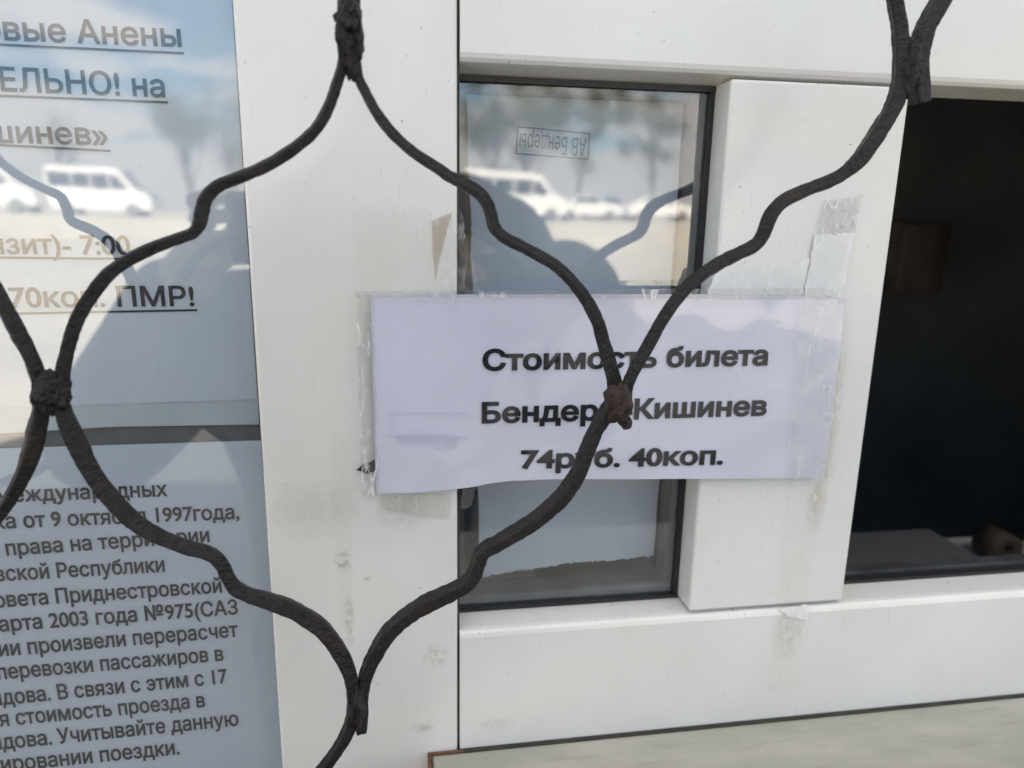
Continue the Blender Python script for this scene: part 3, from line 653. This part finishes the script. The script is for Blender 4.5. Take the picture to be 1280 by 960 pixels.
obj('cabinet_bracket', box(c.x-0.02, c.x+0.02, c.y+0.201, 1.699, c.z-0.02, c.z+0.02), DARKWALL, cb_)

# ------------------------------------------------------------------ the street behind the photographer (seen mirrored in the panes)
WHITE = mat('white_car_paint', (0.80, 0.80, 0.79), 0.25, coat=0.6)
TINT = mat('dark_car_glass', (0.02, 0.025, 0.035), 0.08)
TYRE = mat('tyre_rubber', (0.02, 0.02, 0.02), 0.8); RIM = mat('steel_rim', (0.45, 0.45, 0.46), 0.35, metal=0.8)
RED = mat('red_lamp', (0.4, 0.02, 0.02), 0.3); LAMP = mat('clear_lamp', (0.75, 0.75, 0.72), 0.15)
def vehicle(name, label, cat, x, y, prof, width, wheels, wr, windows, paint, group):
    """side profile in (x, z), standing broadside to the station; windows as (x0, x1, z0, z1) on the side"""
    t = thing(name, label, cat, (x, y, GZ), group)
    bm = bmesh.new(); rows = []
    for k, (yy, ins) in enumerate(((-width/2, 0.05), (-width/2+0.10, 0.0), (width/2-0.10, 0.0), (width/2, 0.05))):
        cx = sum(p[0] for p in prof)/len(prof); cz = sum(p[1] for p in prof)/len(prof)
        rows.append([bm.verts.new((x+p[0]-ins*(1 if p[0] > cx else -1), y+yy, GZ+p[1]-ins*(1 if p[1] > cz else 0))) for p in prof])
    n = len(prof)
    for a, b in zip(rows, rows[1:]):
        for i in range(n): bm.faces.new((a[i], a[(i+1) % n], b[(i+1) % n], b[i]))
    bm.faces.new(rows[0]); bm.faces.new(list(reversed(rows[-1])))
    bmesh.ops.recalc_face_normals(bm, faces=bm.faces[:])
    obj('body', bm, paint, t)
    for wx0, wx1, z0, z1, sl_ in windows:
        for sgn in (1, -1):
            yy = y + sgn*(width/2+0.004)
            b2 = bmesh.new(); vs = []
            for px_, pz in ((wx0, z0), (wx1, z0), (wx1-max(sl_, 0), z1), (wx0-min(sl_, 0), z1)): vs.append((x+px_, GZ+pz))
            a = [b2.verts.new((p[0], yy-0.012, p[1])) for p in vs]; bb = [b2.verts.new((p[0], yy+0.012, p[1])) for p in vs]
            b2.faces.new(a); b2.faces.new(list(reversed(bb)))
            for i in range(4): b2.faces.new((a[i], bb[i], bb[(i+1) % 4], a[(i+1) % 4]))
            bmesh.ops.recalc_face_normals(b2, faces=b2.faces[:])
            obj('side_window', b2, TINT, t)
    for wx in wheels:
        for sgn in (1, -1):
            yo = y+sgn*width/2
            bm = bmesh.new(); add_cyl(bm, (x+wx, yo+0.02*sgn, GZ+wr), (x+wx, yo-0.2*sgn, GZ+wr), wr, wr, 24); w = obj('wheel', bm, TYRE, t)
            bm = bmesh.new(); add_cyl(bm, (x+wx, yo+0.03*sgn, GZ+wr), (x+wx, yo, GZ+wr), wr*0.6, wr*0.62, 20); obj('rim', bm, RIM, w)
    xs = [p[0] for p in prof]
    for sgn in (1, -1):
        obj('headlight', box(x+max(xs)-0.12, x+max(xs)+0.01, y+sgn*(width/2-0.25)-0.16, y+sgn*(width/2-0.25)+0.16, GZ+0.72, GZ+0.9, 0.02), LAMP, t)
        obj('tail_light', box(x+min(xs)-0.01, x+min(xs)+0.06, y+sgn*(width/2-0.12)-0.06, y+sgn*(width/2-0.12)+0.06, GZ+0.8, GZ+1.2, 0.02), RED, t)
    return t
VAN = [(-2.9, 0.35), (-2.95, 0.9), (-2.88, 2.55), (-2.6, 2.72), (0.9, 2.72), (1.3, 2.6), (2.05, 1.55), (2.75, 1.25), (2.92, 0.9), (2.92, 0.38)]
CAR = [(-2.1, 0.35), (-2.15, 0.85), (-1.95, 1.05), (-1.35, 1.12), (-0.75, 1.5), (0.35, 1.5), (1.05, 1.05), (1.95, 0.92), (2.15, 0.7), (2.12, 0.32)]
VW = [(-2.7, -1.35, 1.55, 2.35, 0), (-1.25, -0.25, 1.55, 2.35, 0), (-0.15, 0.75, 1.5, 2.35, 0), (0.85, 1.75, 1.5, 2.3, 0.6)]
CW = [(-1.2, -0.3, 1.08, 1.42, -0.4), (-0.22, 0.75, 1.05, 1.42, 0.4)]
TZ = -0.45
struct('raised_road', box(-90, 120, -75, -39, GZ-0.3, TZ, 0.05), CONCRETE)
G0, GZ = GZ, TZ
BLUE = mat('blue_car_paint', (0.25, 0.4, 0.6), 0.3, coat=0.6); grp = 'white vehicles mirrored in the glass'
vehicle('minibus', 'white minibus at the left mirrored in the upper left glass', 'minibus', -22.4, -45, VAN, 2.0, (-1.8, 1.9), 0.36, VW, WHITE, grp)
vehicle('minibus', 'second white minibus mirrored in the upper left glass near the mullion', 'minibus', -16.2, -45.5, VAN, 2.0, (-1.8, 1.9), 0.36, VW, WHITE, grp)
vehicle('minibus', 'white van mirrored in the small pane above the dark head', 'minibus', 6.8, -42, VAN, 2.0, (-1.8, 1.9), 0.36, VW, WHITE, grp)
vehicle('parked_car', 'small white car mirrored in the middle of the small pane', 'car', 12.4, -47, CAR, 1.75, (-1.3, 1.35), 0.31, CW, WHITE, grp)
vehicle('parked_car', 'white car mirrored at the right edge of the small pane', 'car', 17.3, -47.5, CAR, 1.75, (-1.3, 1.35), 0.31, CW, WHITE, grp)
vehicle('parked_car', 'pale blue car mirrored between two white cars in the small pane', 'car', 14.8, -50.5, CAR, 1.75, (-1.3, 1.35), 0.31, CW, BLUE, grp)
GZ = G0

BARK = mat('grey_bark', (0.09, 0.075, 0.06), 0.9, var=0.3, vscale=8); LEAF = mat('dull_leaves', (0.055, 0.065, 0.035), 0.8, var=0.5, vscale=1.5)
def tree(label, x, y, h, cr_, seed, dens=1500):
    GZ = TZ; rnd = random.Random(seed); t = thing('street_tree', label, 'tree', (x, y, GZ), 'trees mirrored in the glass')
    bm = bmesh.new(); add_cyl(bm, (x, y, GZ), (x+rnd.uniform(-.2, .2), y, GZ+h*0.55), 0.16, 0.09, 9); tips = []
    for i in range(13):
        a = rnd.uniform(0, 6.28); z0 = GZ+h*rnd.uniform(0.15, 0.5); ln = cr_*rnd.uniform(0.6, 1.0)
        p1 = Vector((x+math.cos(a)*ln*0.7, y+math.sin(a)*ln*0.7, z0+h*rnd.uniform(0.15, 0.45))); add_cyl(bm, (x, y, z0), p1, 0.06, 0.02, 6); tips.append(p1)
        for _ in range(3):
            p2 = p1 + Vector((rnd.gauss(0, .5), rnd.gauss(0, .5), rnd.uniform(.1, .9))); add_cyl(bm, p1, p2, 0.02, 0.006, 5); tips.append(p2)
    obj('trunk', bm, BARK, t)
    bm = bmesh.new()
    for _ in range(dens):
        c_ = rnd.choice(tips) + Vector((rnd.gauss(0, .42), rnd.gauss(0, .42), rnd.gauss(0, .38))); s = rnd.uniform(0.05, 0.12)
        u_ = Vector((rnd.gauss(0, 1), rnd.gauss(0, 1), rnd.gauss(0, 1))).normalized(); v_ = u_.orthogonal().normalized()
        bm.faces.new([bm.verts.new(c_+q) for q in (u_*s, v_*s*0.6, -u_*s, -v_*s*0.6)])
    obj('crown', bm, LEAF, t)
for i, (lb, x, y, h, c_, dn) in enumerate((('grey tree mirrored at the right of the upper left glass', -13.6, -54, 9.0, 2.6, 4600), ('thin tree mirrored behind the roof of the left white minibus', -23.5, -58, 8.0, 2.4, 800),
        ('tree mirrored at the upper left of the small pane', 8.4, -60, 11, 3.6, 4800), ('tree mirrored at the upper middle of the small pane', 14.2, -57, 11.5, 3.8, 5200), ('tree mirrored at the upper right corner of the small pane', 20.5, -58, 12, 4.0, 5200), ('tree mirrored behind the small white car in the small pane', 11.0, -64, 10.5, 3.6, 4200),
        ('dark tree mirrored on the mullion side of the upper left glass', -10.6, -52, 8.2, 2.2, 1900))):
    tree(lb, x, y, h, c_, 100+i, dn)

# the photographer, mirrored as a dark outline
SKIN = mat('skin', (0.50, 0.33, 0.26), 0.55, var=0.06, vscale=30); JACKET = mat('dark_jacket', (0.020, 0.026, 0.040), 0.8, var=0.25, vscale=20)
TROUSER = mat('dark_trousers', (0.025, 0.027, 0.035), 0.85); HAIR = mat('dark_hair', (0.02, 0.015, 0.012), 0.6); SHOE = mat('black_shoes', (0.015, 0.015, 0.015), 0.4)
pe = thing('person', 'person in a dark jacket holding up a phone, mirrored as a dark outline', 'person', (0.05, -0.85, GZ))
B = Vector((-0.06, -0.86, 0))
H = Vector((0.110, -0.79, -0.070))
GZ = GZ+0.10; B.z = 0.0
pts = [B+Vector((0, 0, -0.68)), B+Vector((0, 0.0, -0.50)), B+Vector((0.01, 0.01, -0.32)), B+Vector((0.03, 0.0, -0.25)), H+Vector((-0.005, -0.01, -0.06)), H, H+Vector((0, 0.005, 0.05)),
       B+Vector((-0.27, 0.0, -0.215)), Vector((-0.375, -0.63, -0.29)), Vector((-0.225, -0.485, -0.075)), Vector((-0.185, -0.450, -0.030)),
       B+Vector((0.24, 0.0, -0.225)), Vector((0.245, -0.65, -0.115)), Vector((0.095, -0.485, -0.09)), Vector((0.040, -0.450, -0.040)),
       B+Vector((-0.10, 0, -0.74)), B+Vector((-0.11, 0.03, -1.10)), B+Vector((-0.12, -0.03, GZ+0.10)), B+Vector((0.10, 0, -0.74)), B+Vector((0.12, 0.02, -1.10)), B+Vector((0.13, -0.04, GZ+0.10)),
       B+Vector((-0.12, 0.14, GZ+0.035)), B+Vector((0.13, 0.13, GZ+0.035))]
eds = [(0, 1), (1, 2), (2, 3), (3, 4), (4, 5), (5, 6), (2, 7), (7, 8), (8, 9), (9, 10), (2, 11), (11, 12), (12, 13), (13, 14), (0, 15), (15, 16), (16, 17), (0, 18), (18, 19), (19, 20), (17, 21), (20, 22)]
rad = [(0.17, 0.11), (0.15, 0.11), (0.18, 0.11), (0.055, 0.055), (0.055, 0.06), (0.072, 0.085), (0.062, 0.075),
       0.098, 0.062, 0.032, 0.026, 0.098, 0.062, 0.032, 0.026, 0.10, 0.058, 0.036, 0.10, 0.058, 0.036, 0.032, 0.032]
body = obj('body', skin_mesh(pts, eds, rad, 0, 2), SKIN, pe, True)
def shell(name, ids, scale, m, root):
    idx = {i: k for k, i in enumerate(ids)}
    e = [(idx[a], idx[b]) for a, b in eds if a in idx and b in idx]
    rr = [tuple(q*scale+0.012 for q in (rad[i] if isinstance(rad[i], tuple) else (rad[i],)*2)) for i in ids]
    return obj(name, skin_mesh([pts[i] for i in ids], e, rr, idx[root], 2), m, pe, True)
def fused(name, bm, m, voxel=0.012):
    """one continuous surface out of overlapping closed shapes"""
    bmesh.ops.recalc_face_normals(bm, faces=bm.faces[:])
    me = bpy.data.meshes.new('fuse'); bm.to_mesh(me); bm.free(); o = bpy.data.objects.new('fuse', me); COL.objects.link(o)
    rm = o.modifiers.new('r', 'REMESH'); rm.mode = 'VOXEL'; rm.voxel_size = voxel
    sm_ = o.modifiers.new('s', 'SMOOTH'); sm_.iterations = 6; sm_.factor = 0.5
    bpy.context.view_layer.update()
    out = bpy.data.meshes.new_from_object(o.evaluated_get(bpy.context.evaluated_depsgraph_get())); bpy.data.objects.remove(o)
    return obj(name, out, m, pe, True)
def limb(bm, joints):                # (point, radius) chain of closely set balls
    for (p, r), (q, t_) in zip(joints, joints[1:]):
        n = max(2, int((q-p).length/0.02))
        for i in range(n+1):
            bmesh.ops.create_icosphere(bm, subdivisions=2, radius=r+(t_-r)*i/n, matrix=Matrix.Translation(p.lerp(q, i/n)))
bm = bmesh.new(); rings = []
for z, cx, cy, rx, ry in ((-0.88, -0.06, -0.86, 0.20, 0.15), (-0.62, -0.06, -0.86, 0.185, 0.14), (-0.45, -0.06, -0.86, 0.205, 0.15), (-0.30, -0.06, -0.85, 0.25, 0.15), (-0.20, -0.05, -0.84, 0.215, 0.13), (-0.15, 0.02, -0.83, 0.125, 0.11), (-0.115, 0.055, -0.82, 0.095, 0.095)):
    rings.append([bm.verts.new((cx+rx*math.cos(2*math.pi*i/24), cy+ry*math.sin(2*math.pi*i/24), z)) for i in range(24)])
for r1, r2 in zip(rings, rings[1:]):
    for i in range(24): bm.faces.new((r1[i], r1[(i+1) % 24], r2[(i+1) % 24], r2[i]))
bm.faces.new(list(reversed(rings[0]))); bm.faces.new(rings[-1])
limb(bm, [(pts[7], 0.115), (pts[8], 0.085), (pts[9].lerp(pts[8], 0.12), 0.052)])
limb(bm, [(pts[11], 0.115), (pts[12], 0.085), (pts[13].lerp(pts[12], 0.12), 0.052)])
limb(bm, [(Vector((0.03, -0.82, -0.15)), 0.095), (pts[7]+Vector((0.03, 0, 0.015)), 0.105)])
limb(bm, [(Vector((0.03, -0.82, -0.16)), 0.090), (pts[11], 0.100)])
fused('jacket', bm, JACKET)
bm = bmesh.new()
for hip, knee, ank in ((15, 16, 17), (18, 19, 20)):
    limb(bm, [(pts[0], 0.125), (pts[hip], 0.108), (pts[knee], 0.070), (pts[ank]+Vector((0, 0, 0.01)), 0.052)])
fused('trousers', bm, TROUSER)
for k in (17, 20):
    p_ = pts[k]; bm = bmesh.new(); bmesh.ops.create_uvsphere(bm, u_segments=20, v_segments=12, radius=1)
    for v in bm.verts: v.co = Vector((p_.x+v.co.x*0.05, p_.y+0.07+v.co.y*0.145, max(GZ+0.002, GZ+0.045+v.co.z*0.055)))
    obj('shoe', bm, SHOE, pe, True)
bm = bmesh.new(); bmesh.ops.create_uvsphere(bm, u_segments=32, v_segments=20, radius=1)
for v in bm.verts: v.co = H + Vector((v.co.x*0.088, v.co.y*0.105-0.018+0.012*(v.co.z < 0), v.co.z*0.10+0.030))
bmesh.ops.delete(bm, geom=[v for v in bm.verts if v.co.y > H.y+0.045 and v.co.z < H.z+0.075 or v.co.z < H.z-0.03], context='VERTS')
obj('hair', bm, HAIR, pe, True)
bm = bmesh.new(); bmesh.ops.create_uvsphere(bm, u_segments=32, v_segments=20, radius=1)
for v in bm.verts: v.co = H + Vector((v.co.x*0.160, v.co.y*0.145-0.050, v.co.z*0.125-0.010))*(1+0.03*noise.noise(v.co*3))
bmesh.ops.delete(bm, geom=[v for v in bm.verts if v.co.y > H.y+0.035], context='VERTS')
r_ = bmesh.ops.solidify(bm, geom=bm.faces[:], thickness=0.012)
obj('hood', bm, JACKET, pe, True)
for sgn in (-1, 1):
    bm = bmesh.new(); bmesh.ops.create_uvsphere(bm, u_segments=12, v_segments=8, radius=0.011, matrix=Matrix.Translation(H+Vector((sgn*0.031, 0.083, 0.012)))); obj('eye', bm, mat('eye_white', (0.7, 0.68, 0.65), 0.2), pe, True)
    bm = bmesh.new(); bmesh.ops.create_uvsphere(bm, u_segments=12, v_segments=8, radius=1)
    for v in bm.verts: v.co = H+Vector((sgn*0.080+v.co.x*0.012, -0.005+v.co.y*0.02, v.co.z*0.033))
    obj('ear', bm, SKIN, pe, True)
nb_ = skin_mesh([H+Vector((0, 0.086, 0.02)), H+Vector((0, 0.103, -0.018)), H+Vector((0, 0.090, -0.026))], [(0, 1), (1, 2)], [0.008, 0.014, 0.010]); obj('nose', nb_, SKIN, pe, True)
nb_ = skin_mesh([H+Vector((-0.022, 0.080, -0.050)), H+Vector((0, 0.088, -0.049)), H+Vector((0.022, 0.080, -0.050))], [(0, 1), (1, 2)], [0.004, 0.007, 0.004]); obj('mouth', nb_, mat('lips', (0.42, 0.18, 0.16), 0.5), pe, True)
for sgn, hx in ((-1, -0.185), (1, 0.035)):          # four fingers behind the phone edge, thumb in front, each hand
    for k in range(4):
        z = -0.048+0.021*k-0.004*abs(k-1.5); L_ = (0.9, 1.0, 0.97, 0.8)[k]
        p = [Vector((hx, -0.450, z*0.8-0.008)), Vector((hx+sgn*0.012, -0.426, z)), Vector((hx-sgn*0.006*L_, -0.404, z+0.002)), Vector((hx-sgn*0.030*L_, -0.402, z+0.003))]
        obj('finger', skin_mesh(p, [(0, 1), (1, 2), (2, 3)], [0.010, 0.0092, 0.0085, 0.0072], 0, 2), SKIN, pe, True)
    p = [Vector((hx, -0.452, -0.05)), Vector((hx-sgn*0.014, -0.448, -0.028)), Vector((hx-sgn*0.036, -0.4365, -0.006))]
    obj('thumb', skin_mesh(p, [(0, 1), (1, 2)], [0.012, 0.0105, 0.009], 0, 2), SKIN, pe, True)
ph = thing('phone', 'dark phone held up by the mirrored person', 'phone', (-0.07, -0.419, -0.02))
obj('case', box(-0.165, 0.018, -0.427, -0.4105, -0.055, 0.020, 0.004, 3), mat('black_phone_case', (0.01, 0.01, 0.012), 0.3), ph)
bm = bmesh.new(); add_cyl(bm, (0.0, -0.4105, 0.0), (0.0, -0.408, 0.0), 0.008, 0.0075, 20); obj('camera_lens', bm, TINT, ph)
obj('screen', box(-0.161, 0.014, -0.4278, -0.4272, -0.051, 0.016), TINT, ph)
